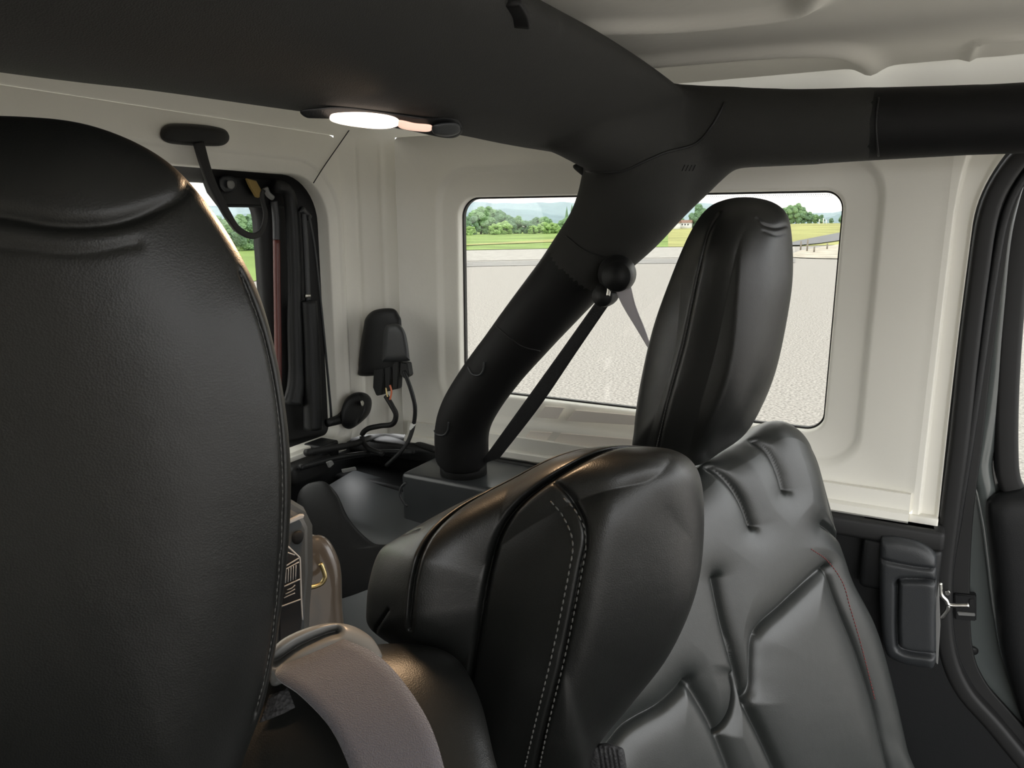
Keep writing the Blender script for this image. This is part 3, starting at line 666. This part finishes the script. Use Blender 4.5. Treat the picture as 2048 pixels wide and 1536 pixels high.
# ------------------------------------------------------------ seats
SN = np.array([.823, -.514, .242])
SP = Plane((-.136, 1.28, 1.26), SN)
ls = empty('rear_seat', (-.1, 1.05, .5), 'black leather rear seat by the side window with tall upright headrest', 'seat')
S_BACK = [(1395, 935), (1440, 905), (1490, 878), (1545, 842), (1590, 856), (1622, 905), (1645, 985), (1668, 1075), (1690, 1150), (1740, 1250), (1775, 1370), (1805, 1500), (1850, 1700), (1500, 1760), (1120, 1760), (1060, 1640), (1080, 1480), (1180, 1330), (1270, 1150), (1330, 1000)]
seams = [([(1492, 880), (1512, 905), (1527, 945), (1536, 978)], 8, .007), ([(1402, 930), (1430, 962), (1452, 1000), (1470, 1048)], 8, .008),
         ([(1616, 1130), (1590, 1150), (1530, 1205), (1478, 1255), (1470, 1310), (1468, 1360), (1457, 1392)], 8, .007),
         ([(1396, 1150), (1415, 1240), (1440, 1330), (1457, 1392), (1490, 1460), (1535, 1560), (1600, 1720)], 9, .008),
         ([(1612, 900), (1628, 960), (1640, 1020), (1650, 1050)], 6, .002),
         ([(1612, 1045), (1640, 1062), (1668, 1080)], 5, .008),
         ([(1616, 1130), (1640, 1200), (1680, 1300), (1712, 1400), (1735, 1500), (1760, 1600)], 5, .005),
         ([(1428, 1335), (1432, 1370), (1424, 1410), (1398, 1452)], 4, .008),
         ([(1340, 1350), (1290, 1395), (1245, 1420), (1215, 1440), (1190, 1470)], 8, .007),
         ([(1340, 1350), (1372, 1400), (1398, 1452), (1440, 1560), (1470, 1640)], 12, .005)]
bk_ = pillow('backrest', S_BACK, SP, M['leather_lit'], ls, tf=.035, tb=.09, dirv=-SN, k=9, pw=.6, seams=seams, puff=.009, wp=28, n=700, rings=190, center=(1470, 1250))
stitches('red_stitching', bk_, [(1622, 1098), (1655, 1122), (1685, 1165), (1700, 1215), (1722, 1290), (1750, 1400)], M['red_thread'], ls, step=.006, r=.0008)
# side bolster strip with red edge
def ridge(pts, amp, W, s=8):
    def g(X, Y):
        d = dpoly(X, Y, pts); return amp * np.clip(1 - np.sqrt(d * d + s * s) / W, 0, 1)
    return g
H_T = [(1270, 905), (1268, 860), (1280, 770), (1305, 660), (1340, 560), (1378, 470), (1412, 420), (1450, 400), (1497, 395), (1545, 405), (1574, 430), (1584, 480), (1585, 560), (1572, 650), (1552, 740), (1525, 810), (1490, 868), (1440, 905), (1395, 930), (1330, 928)]
ht = pillow('headrest', H_T, Plane((-.22, 1.08, 1.4), (-.23, .97, 0)), M['leather'], ls, tf=.065, tb=.10, k=3.2, pw=.55, n=420, rings=110, center=(1440, 660),
            seams=[([(1440, 440), (1420, 480), (1400, 560), (1375, 680), (1345, 790), (1318, 905)], 4, .004), ([(1508, 455), (1520, 466), (1545, 468), (1568, 458)], 4, .0025), ([(1520, 478), (1545, 482), (1566, 474)], 3, .0015)],
            extra=lambda X, Y: ridge([(1498, 440), (1482, 500), (1475, 580), (1465, 700), (1440, 800), (1400, 920)], .06, 110, 14)(X, Y) + ridge([(1440, 440), (1420, 480), (1400, 560), (1375, 680), (1345, 790), (1318, 905)], .022, 60, 8)(X, Y))
stitches('stitching', ht, [(1412, 490), (1393, 560), (1368, 680), (1338, 790), (1311, 900)], M['thread'], ht, step=.005, r=.0004)

for yy in (1.06, 1.15): tube('headrest_post', [(-.255, yy, 1.36), (-.268, yy, 1.26), (-.275, yy, 1.16)], .007, M['plastic'], ht, n=10)
rs_ = empty('rear_seat', (-.25, .4, .5), 'black leather rear seat nearest the camera with low centre headrest and grey belt', 'seat')
H_C = [(735, 1215), (740, 1165), (760, 1105), (800, 1075), (900, 1018), (1010, 965), (1110, 915), (1190, 897), (1290, 895), (1350, 905), (1385, 930), (1402, 975), (1406, 1060), (1398, 1150), (1375, 1230), (1330, 1320), (1260, 1410), (1190, 1500), (1150, 1620), (960, 1640), (900, 1450), (850, 1330), (770, 1280), (738, 1250)]
CP = Plane((-.27, .60, 1.25), (-.38, .90, -.05))
hc_ = pillow('centre_headrest', H_C, CP, M['leather'], rs_, tf=.085, tb=.09, k=2.8, pw=.55, n=600, rings=150, center=(1090, 1200),
             seams=[([(852, 1250), (862, 1160), (885, 1085), (935, 1025), (1010, 975), (1120, 922), (1220, 895)], 5, .007),
                    ([(945, 1400), (965, 1290), (990, 1150), (1010, 1080), (1050, 1025), (1130, 970), (1230, 915), (1320, 897)], 6, .009),
                    ([(1062, 1560), (1085, 1440), (1120, 1300), (1150, 1150), (1160, 1085), (1140, 1030), (1110, 995)], 5, .004),
                    ([(762, 1262), (785, 1240), (805, 1218)], 3, .004), ([(818, 1072), (855, 1068)], 3, .004)],
             extra=lambda X, Y: ridge([(1130, 1450), (1165, 1250), (1195, 1080), (1230, 990), (1300, 930)], .045, 190, 30)(X, Y) + ridge([(852, 1250), (862, 1160), (885, 1085), (935, 1025), (1010, 975), (1120, 922), (1220, 895)], .035, 110, 10)(X, Y))
for pts in ([(1048, 1540), (1072, 1440), (1106, 1300), (1137, 1150), (1146, 1085), (1128, 1035), (1100, 1000)], [(1078, 1540), (1100, 1440), (1134, 1300), (1164, 1150), (1173, 1080), (1152, 1025), (1122, 990)]):
    stitches('stitching', hc_, pts, M['thread'], hc_, step=.0062, ln=.0042, r=.0008, lift=.0008)
# right headrest, closest to the lens
H_R = [(-420, 330), (-250, 262), (-80, 238), (60, 238), (170, 252), (270, 288), (350, 340), (420, 420), (475, 505), (520, 600), (552, 720), (572, 840), (580, 960), (575, 1090), (562, 1210), (547, 1310), (525, 1410), (492, 1500), (450, 1620), (390, 1760), (250, 1880), (0, 1940), (-250, 1900), (-420, 1740), (-500, 1400), (-490, 900), (-465, 550)]
RP = Plane((-.385, .325, 1.5), (.70, -.70, 0))
hr = pillow('near_headrest', H_R, RP, M['leather'], rs_, tf=.05, tb=.07, k=3.4, pw=.55, n=480, rings=120, center=(100, 900),
            seams=[([(-300, 440), (0, 470), (120, 488), (230, 478), (330, 430), (372, 385)], 16, .0025), ([(-300, 520), (0, 530), (150, 540), (260, 520)], 14, .0008), ([(470, 560), (520, 700), (545, 850), (552, 1000), (545, 1150), (530, 1300), (500, 1420)], 6, .003)])
stitches('stitching', hr, [(480, 540), (530, 690), (556, 850), (564, 1000), (557, 1150), (540, 1300), (512, 1420)], M['thread'], hr, step=.005, r=.0004, ln=.003)
# shoulder of the right backrest
H_S = [(60, 1560), (120, 1420), (280, 1330), (460, 1312), (600, 1310), (680, 1310), (760, 1290), (860, 1294), (920, 1325), (960, 1400), (985, 1500), (1010, 1620), (980, 1760), (600, 1900), (100, 1800)]
sh = pillow('seat_shoulder', H_S, Plane((-.35, .42, 1.215), (.3, -.42, .86)), M['leather'], rs_, tf=.035, tb=.12, dirv=(-.35, .5, -.80), k=4, pw=.6, n=360, rings=100, center=(700, 1580),
            seams=[([(940, 1420), (890, 1440), (800, 1480)], 4, .0)])
lower = empty('x', (0, 0, 0)); bpy.data.objects.remove(lower)
# belt guide bezel and webbing over the shoulder
GP = Plane((-.36, .44, 1.29), (.5, -.62, .6))
bz = pillow('belt_guide', [(540, 1345), (548, 1295), (590, 1265), (650, 1247), (700, 1250), (740, 1272), (760, 1300), (764, 1315), (748, 1318), (720, 1300), (690, 1310), (640, 1330), (580, 1360), (545, 1372)], GP, M['bezel'], rs_, tf=.012, tb=.02, n=200, rings=40, k=4,
            seams=[([(552, 1322), (600, 1290), (650, 1268), (672, 1262)], 9, .014)], center=(640, 1300))
sb2 = empty('seat_belt', GP.at(640, 1290), 'wide grey belt webbing coming out of the guide on the near seat shoulder', 'seat belt')
def strip(name, left, right, planes, m, parent, n=60, th=.0012, k=6):
    """webbing: two edge curves given with depths, closed with real thickness and a woven edge"""
    Lp = np.array([p.at(np.array(float(a)), np.array(float(b))) for (a, b), p in zip(left, planes)]); Rp = np.array([p.at(np.array(float(a)), np.array(float(b))) for (a, b), p in zip(right, planes)])
    Lc = cr_curve(Lp, n); Rc = cr_curve(Rp, n); V = []; F = []
    T = np.gradient((Lc + Rc) / 2, axis=0); W_ = Rc - Lc; N = np.cross(T, W_); N /= np.linalg.norm(N, axis=1)[:, None]
    for i in range(n):
        for j in range(k + 1): V.append(Lc[i] + W_[i] * j / k + N[i] * th)
        for j in range(k, -1, -1): V.append(Lc[i] + W_[i] * j / k - N[i] * th)
    s = 2 * (k + 1)
    for i in range(n - 1):
        for j in range(s): F.append((i * s + j, i * s + (j + 1) % s, (i + 1) * s + (j + 1) % s, (i + 1) * s + j))
    F.append(tuple(range(s))); F.append(tuple((n - 1) * s + j for j in range(s)))
    return mk(name, V, F, m, parent)
gp = lambda d: Plane(GP.p - d * np.array([.5, -.62, .6]) * -1, GP.n)
strip('webbing', [(575, 1322), (552, 1345), (560, 1362), (600, 1390), (660, 1455), (700, 1540), (730, 1640)], [(672, 1272), (700, 1285), (745, 1305), (790, 1345), (838, 1410), (872, 1480), (905, 1600)], [gp(.0), gp(.016), gp(.026), gp(.04), gp(.055), gp(.065), gp(.075)], M['webbing'], sb2)
strip('webbing_tail', [(540, 1390), (555, 1385), (575, 1375)], [(520, 1445), (560, 1430), (590, 1415)], [gp(.012), gp(.014), gp(.012)], M['webbing_black'], sb2, n=20)

# belt at the rear leg
sb1 = empty('seat_belt', (-.46, 1.24, 1.1), 'black belt running from round anchor beside the padded bar down to box cover', 'seat belt')
tube('anchor_boss', [(-.462, 1.27, 1.520), (-.436, 1.21, 1.516), (-.432, 1.19, 1.516)], [.030, .033, .024], M['plastic'], sb1, n=24, k=32, up=(0, 0, 1))
tube('anchor_stem', [(-.462, 1.25, 1.492), (-.462, 1.22, 1.482), (-.462, 1.205, 1.482)], [.020, .022, .018], M['plastic'], sb1, n=12, k=24)
tube('guide_ring', PY(1.20).at(*np.array([(1214, 562), (1218, 575), (1216, 592)], float).T), .0035, M['chrome'], sb1, n=14)
p1, p2 = PY(1.24), PY(1.30)
strip('webbing', [(1205, 585), (1127, 695), (1043, 812), (958, 930)], [(1230, 592), (1156, 700), (1078, 815), (1000, 915)], [PY(1.225), PY(1.26), PY(1.30), PY(1.34)], M['webbing_black'], sb1, n=40)
strip('free_webbing', [(1232, 582), (1245, 610), (1275, 660), (1306, 712)], [(1262, 575), (1272, 615), (1290, 660), (1308, 712)], [PY(1.20), PY(1.20), PY(1.22), PY(1.25)], M['webbing_thin'], sb1, n=40)
# buckle at the bottom edge
bu = empty('belt_buckle', (-.19, .52, 1.1), 'black ribbed belt buckle sleeve at bottom edge beside centre headrest', 'buckle')
BU = Plane((-.14, .62, 1.1), (-.3, .9, .2))
pillow('buckle_sleeve', [(1160, 1600), (1158, 1540), (1172, 1500), (1205, 1486), (1235, 1492), (1250, 1510), (1248, 1600)], BU, M['webbing_black'], bu, tf=.02, tb=.02, n=120, rings=40, k=4, seams=[([(1195 + 9 * i, 1492 + i * 2), (1205 + 9 * i, 1560)], 2, .002) for i in range(5)])

# ------------------------------------------------------------ outdoors
def gpt(x, y, z=0.): return PZ(z).at(np.array(float(x)), np.array(float(y)))
def sector(nm, near, far, m, zs=(0, 0), steps=60, **kw):
    V = np.vstack([near, far]); n = len(near)
    return mk(nm, V, [(i, i + 1, n + i + 1, n + i) for i in range(n - 1)], m, **kw)
ground = mk('ground', [(-5000, -3000, 0), (5000, -3000, 0), (5000, 6000, 0), (-5000, 6000, 0)], [(0, 1, 2, 3)], M['gravel'], kind='structure')
def far_pt(x, y, D):
    d = ray(x, y); h = math.hypot(d[0], d[1]); return CAM + d * (D / h)
def near_row(x): return np.interp(x, [-600, 300, 530, 925, 1250, 1600, 2100, 2600], [800, 600, 558, 500, 494, 492, 474, 470])
def far_row(x): return np.interp(x, [-600, 300, 530, 925, 1150, 1350, 1600, 1700, 2600], [515, 505, 500, 471, 466, 458, 447, 446, 446])
Dfar = lambda x: float(np.clip(2454 * .97 / max(1., float(far_row(x)) - 449), 20, 170))
xs = np.linspace(-600, 2600, 120)
def G(x, t):
    a = gpt(x, near_row(x), .03); b = far_pt(x, far_row(x), Dfar(x)); b[2] = max(b[2], .05); return a + (b - a) * t
def GX(x):
    b = G(x, 1.); return np.array([b[0] * 2.2, b[1] * 2.2, b[2]])
rows = 15; V = [G(x, (j / (rows - 2)) ** 1.5) for j in range(rows - 1) for x in xs] + [GX(x) for x in xs]; n = len(xs)
fieldq = lambda x0, x1: [(j * n + i, j * n + i + 1, (j + 1) * n + i + 1, (j + 1) * n + i) for j in range(rows - 1) for i in range(n - 1) if x0 <= xs[i] < x1]
mk('field', V, fieldq(-700, 1320), M['grass'], kind='structure')
mk('field', V, fieldq(1320, 2700), M['hay'], kind='structure')
# pale track crossing the grass
def t_of(x, row):
    lo_, hi_ = 0., 1.
    for _ in range(30):
        mdl = (lo_ + hi_) / 2; _, yy = tov(G(x, mdl))
        if yy > row: lo_ = mdl
        else: hi_ = mdl
    return lo_
def band(nm, pts, m, lift=.05):
    A, B = [], []
    for x, y0, y1 in pts:
        A.append(G(x, t_of(x, y0)) + Uz * lift); B.append(G(x, t_of(x, y1)) + Uz * lift)
    return sector(nm, np.array(A), np.array(B), m, kind='structure')
band('path', [(925 + 20 * i, 492 - .8 * i, 490 - 1.15 * i) for i in range(18)], M['hay'])
def gband(nm, rows_, m, z):
    return sector(nm, np.array([gpt(x, a, z) for x, a, b in rows_]), np.array([gpt(x, b, z) for x, a, b in rows_]), m, kind='structure')
gband('gravel_verge', [(x, near_row(x) + 22 + max(0, (925 - x)) * .02, near_row(x) + 1.) for x in np.linspace(300, 1590, 30)], M['gravel2'], .012)
gband('lane', [(x, near_row(x) + 33, near_row(x) + 24) for x in np.linspace(840, 1590, 20)], M['lane'], .016)
band('road', [(1570, 497, 489), (1600, 492, 482), (1640, 488, 474), (1680, 482, 466), (1760, 476, 458), (1900, 470, 450)], M['asphalt'], .08)
gband('sand_bank', [(1585, 514, 507), (1600, 515, 501), (1630, 516, 496), (1680, 517, 488), (1800, 520, 480), (2100, 525, 470)], M['sand'], .04)

# fence posts on the sand bank
ps = None
for i, (x, yb, yt) in enumerate([(1601, 500, 484), (1614, 502, 481), (1628, 504, 494), (1654, 498, 488)]):
    b = gpt(x, yb, .04); hgt = (yb - yt) / 1500 * np.linalg.norm(b - CAM)
    o = sweep('fence_post', [b, b + Uz * hgt], circ(.05, 10), M['post'], up=(0, 1, 0))
    tag(o, ordinals(4)[i] + ' slim post standing on the pale bank beyond the window', 'post', 'posts on the pale bank')
# hills
def hillrange(nm, D, prof, seed):
    xs_ = np.linspace(-800, 2800, 160); r2 = np.random.default_rng(seed)
    px_ = [p[0] for p in prof]; py_ = [p[1] for p in prof]
    crest = np.array([far_pt(x, np.interp(x, px_, py_) + 2 * math.sin(x * .031 + seed) + 1.2 * math.sin(x * .11), D) for x in xs_])
    base = np.array([far_pt(x, 450., D * .72) * [1, 1, 0] - Uz * 2 for x in xs_]); back = np.array([far_pt(x, 450., D * 1.25) * [1, 1, 0] - Uz * 2 for x in xs_])
    R_ = []
    for t in np.linspace(0, 1, 8): R_.append(base + (crest - base) * [t, t, 1 - (1 - t) ** 1.4 if 0 else t ** .8][:3] if False else base * (1 - t) + crest * t + Uz * (math.sin(t * math.pi) * crest[:, 2:3] * .12))
    for t in (.5, 1): R_.append(crest * (1 - t) + back * t)
    n_ = len(xs_); V_ = np.vstack(R_)
    mk(nm, V_, [(j * n_ + i, j * n_ + i + 1, (j + 1) * n_ + i + 1, (j + 1) * n_ + i) for j in range(len(R_) - 1) for i in range(n_ - 1)], M['hill'], kind='structure')
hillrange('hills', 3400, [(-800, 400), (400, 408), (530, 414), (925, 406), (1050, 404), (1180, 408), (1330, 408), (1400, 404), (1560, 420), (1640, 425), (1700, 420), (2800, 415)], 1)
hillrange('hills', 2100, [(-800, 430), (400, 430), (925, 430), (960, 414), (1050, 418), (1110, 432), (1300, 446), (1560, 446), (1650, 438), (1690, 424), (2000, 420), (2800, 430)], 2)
# haze hanging in the valley: a real volume
hv = bpy.data.materials.new('valley_haze'); hv.use_nodes = True; t_ = hv.node_tree; t_.nodes.clear()
vo = t_.nodes.new('ShaderNodeOutputMaterial'); vsn = t_.nodes.new('ShaderNodeVolumeScatter'); vsn.inputs['Color'].default_value = (.62, .82, 1, 1); vsn.inputs['Density'].default_value = .00036
t_.links.new(vsn.outputs[0], vo.inputs['Volume'])
cdir = Fv
c0 = np.array([0, 0, 0]) + Fv * 180
def hp(a, b, z): return tuple(Fv * a + Rv * b + Uz * z)
mk('valley_haze', [hp(200, -900, -3), hp(200, 700, -3), hp(3300, 3200, -3), hp(3300, -4200, -3), hp(200, -900, 190), hp(200, 700, 190), hp(3300, 3200, 190), hp(3300, -4200, 190)],
   [(0, 1, 2, 3), (4, 5, 6, 7), (0, 1, 5, 4), (1, 2, 6, 5), (2, 3, 7, 6), (3, 0, 4, 7)], hv, smooth=False, kind='stuff', label='pale blue haze hanging in front of the distant hills', cat='haze')

# trees: clustered leaf masses on a trunk
def crown_mesh(kind, seed):
    r2 = random.Random(seed); bm = bmesh.new()
    if kind == 'conifer':
        for i in range(7):
            z = .12 + i * .125; rad = .27 * (1 - i / 7.6)
            res = bmesh.ops.create_cone(bm, segments=12, radius1=rad, radius2=.01, depth=.26, cap_ends=True)
            for v in res['verts']:
                k_ = 1 + .22 * (r2.random() - .5); v.co.x *= k_; v.co.y *= k_; v.co.z += z + .13 + .02 * (r2.random() - .5)
    else:
        nb = 46
        for i in range(nb):
            a = r2.random() * 6.28; h = r2.random(); rad = (.30 * math.sqrt(max(.05, 1 - (2 * h - .9) ** 2)))
            res = bmesh.ops.create_icosphere(bm, subdivisions=3, radius=.06 + .07 * r2.random())
            c = Vector((math.cos(a) * rad * r2.random() ** .4, math.sin(a) * rad * r2.random() ** .4, (.12 + h * .72)))
            for v in res['verts']: v.co = v.co * (1 + .5 * (r2.random() - .5)) + c
    bm.verts.index_update(); V_ = [tuple(v.co) for v in bm.verts]; F_ = [tuple(v.index for v in q.verts) for q in bm.faces]; bm.free(); return V_, F_
protos = {}
def tree(kind, mt, x, ybase, ytop, D, wd=1.0, label=None, cat='tree', group=None):
    key = (kind, mt, int(x) % 3)
    D = Dfar(x) * D / 170.
    base = far_pt(x, ybase, D); base[2] = G(x, 1.)[2]; top = far_pt(x, ytop, D); h = (top[2] - base[2]) * 1.06
    if key not in protos:
        V_, F_ = crown_mesh(kind, hash(key) % 997 if False else (len(protos) * 13 + 5))
        r0 = empty('tree', (0, 0, 0)); cr_ = mk('crown', V_, F_, M[mt], r0, smooth=False); tr_ = sweep('trunk', [(0, 0, 0), (0, 0, .4)], circ(.03, 8), M['bark'], r0, up=(0, 1, 0))
        protos[key] = (r0, cr_, tr_); root = r0
    else:
        r0, cr_, tr_ = protos[key]; root = r0.copy(); COL.objects.link(root)
        for c in (cr_, tr_):
            q = c.copy(); COL.objects.link(q); q.parent = root
    root.location = (base[0], base[1], base[2] - h * .05); root.scale = (h * wd, h * wd, h); root.rotation_euler = (0, 0, random.random() * 6)
    tag(root, label, cat, group)
LT = [('dark green broad tree in the wood seen through the side window', 'trees seen through the side window, left of the bar'),
      ('green broad tree seen low through the tailgate glass', 'trees seen through the tailgate glass')]
for (x, yt, mt, D, wd), w_ in zip(sorted([(928, 432, 'leaf1', 175, 1), (942, 424, 'leaf1', 180, 1.1), (962, 410, 'leaf2', 185, 1.2), (980, 410, 'leaf2', 188, 1.1), (1000, 417, 'leaf1', 180, 1.1), (1018, 428, 'leaf1', 182, 1.1), (1035, 430, 'leaf2', 185, 1.1), (1053, 436, 'leaf1', 180, 1.2), (1072, 432, 'leaf1', 186, 1.2), (1090, 430, 'leaf2', 182, 1.2), (1128, 436, 'leaf2', 180, 1.3), (1143, 428, 'leaf2', 184, 1.2), (1162, 426, 'leaf2', 182, 1.2), (1185, 430, 'leaf1', 182, 1.2)]), ordinals(14)):
    tree('broad', mt, x, 472, yt, D, wd, w_ + ' broad tree of the wood beyond the window, left of padded bar', group='broad trees of the wood left of the bar')
for (x, yt, D), w_ in zip(sorted([(1008, 440, 172), (990, 446, 171), (1105, 443, 172), (1088, 441, 172), (1112, 447, 171), (1066, 449, 171), (940, 450, 171)]), ordinals(7)):
    tree('broad', 'leaf3', x, 474, yt, D, 1.6, w_ + ' bright bush in front of the wood left of the padded bar', 'bush', 'bright bushes in front of the wood')
for (x, yt), w_ in zip(sorted([(1133, 420), (1143, 416), (1153, 418), (1162, 417), (1172, 421), (1183, 424)]), ordinals(6)):
    tree('conifer', 'leaf1', x, 462, yt, 200, .8, w_ + ' pointed conifer behind the wood beside the padded bar', group='conifers beside the bar')
for (x, yt, mt), w_ in zip(sorted([(440, 428, 'leaf2'), (462, 424, 'leaf1'), (486, 426, 'leaf2'), (508, 424, 'leaf1'), (528, 428, 'leaf2'), (548, 424, 'leaf2'), (410, 426, 'leaf1'), (475, 440, 'leaf3'), (520, 442, 'leaf2')]), ordinals(9)):
    tree('broad', mt, x, 502, yt, 171, 1.1, w_ + ' broad tree seen through the tailgate glass behind the hose', group='trees through the tailgate glass')
for x, yt, mt, wd, lb_ in [(1396, 405, 'leaf1', 1.0, 'tall rounded tree standing alone just left of tall headrest')]:
    tree('broad', mt, x, 450, yt, 175, wd, lb_)
for (x, yt), w_ in zip(sorted([(1325, 438), (1345, 430), (1362, 432), (1386, 432), (1418, 436), (1432, 438)]), ordinals(6)):
    tree('broad', 'leaf1', x, 452, yt, 205, 1.0, w_ + ' small dark tree in low row between bar and tall headrest', group='low trees between bar and headrest')
for (x, yt, mt), w_ in zip(sorted([(1565, 414, 'leaf1'), (1577, 408, 'leaf2'), (1592, 404, 'leaf2'), (1603, 412, 'leaf1'), (1618, 422, 'leaf1'), (1630, 427, 'leaf2'), (1642, 428, 'leaf1'), (1662, 434, 'leaf1'), (1682, 430, 'leaf1'), (1550, 418, 'leaf1')]), ordinals(10)):
    tree('broad', mt, x, 449, yt, 178, 1.0, w_ + ' tree in the clump beyond the window, right of tall headrest', group='clump of trees right of headrest')
# houses
def house(x, y, D, wdt, lab, seed):
    b = far_pt(x, y, D); r0 = empty('house', b, lab, 'house'); s = wdt
    bm_ = box('house_walls', b + [-s, -s * .6, -1], b + [s, s * .6, s * .55], M['wall_w'], r0, bev=0)
    P_ = [b + [-s * 1.1, -s * .7, s * .55], b + [s * 1.1, -s * .7, s * .55], b + [s * 1.1, s * .7, s * .55], b + [-s * 1.1, s * .7, s * .55], b + [-s * 1.1, 0, s * 1.0], b + [s * 1.1, 0, s * 1.0]]
    mk('house_roof', P_, [(0, 1, 5, 4), (2, 3, 4, 5), (1, 2, 5), (0, 4, 3), (0, 3, 2, 1)], M['tile'], r0, smooth=False)
    for dx in (-.5, 0, .5): box('house_window', b + [s * (dx - .1), -s * .62, s * .12], b + [s * (dx + .1), -s * .59, s * .38], M['dark_glass'], r0, bev=0)
house(1345, 454, 172, 1.6, 'small white house farthest left below the low tree row', 1)
house(1372, 452, 174, 1.3, 'white house nearest the tall headrest, right of the other', 2)
for i, (x, yt) in enumerate([(1638, 440), (1646, 438), (1652, 441)]):
    b = far_pt(x, 449, 160); o = sweep('marker_post', [b, b + Uz * (449 - yt) / 1500 * 165], circ(.08, 8), M['wall_w'], up=(0, 1, 0)); tag(o, ['leftmost', 'middle', 'rightmost'][i] + ' tiny white marker post at field edge right of headrest', 'post', 'white marker posts at the field edge')
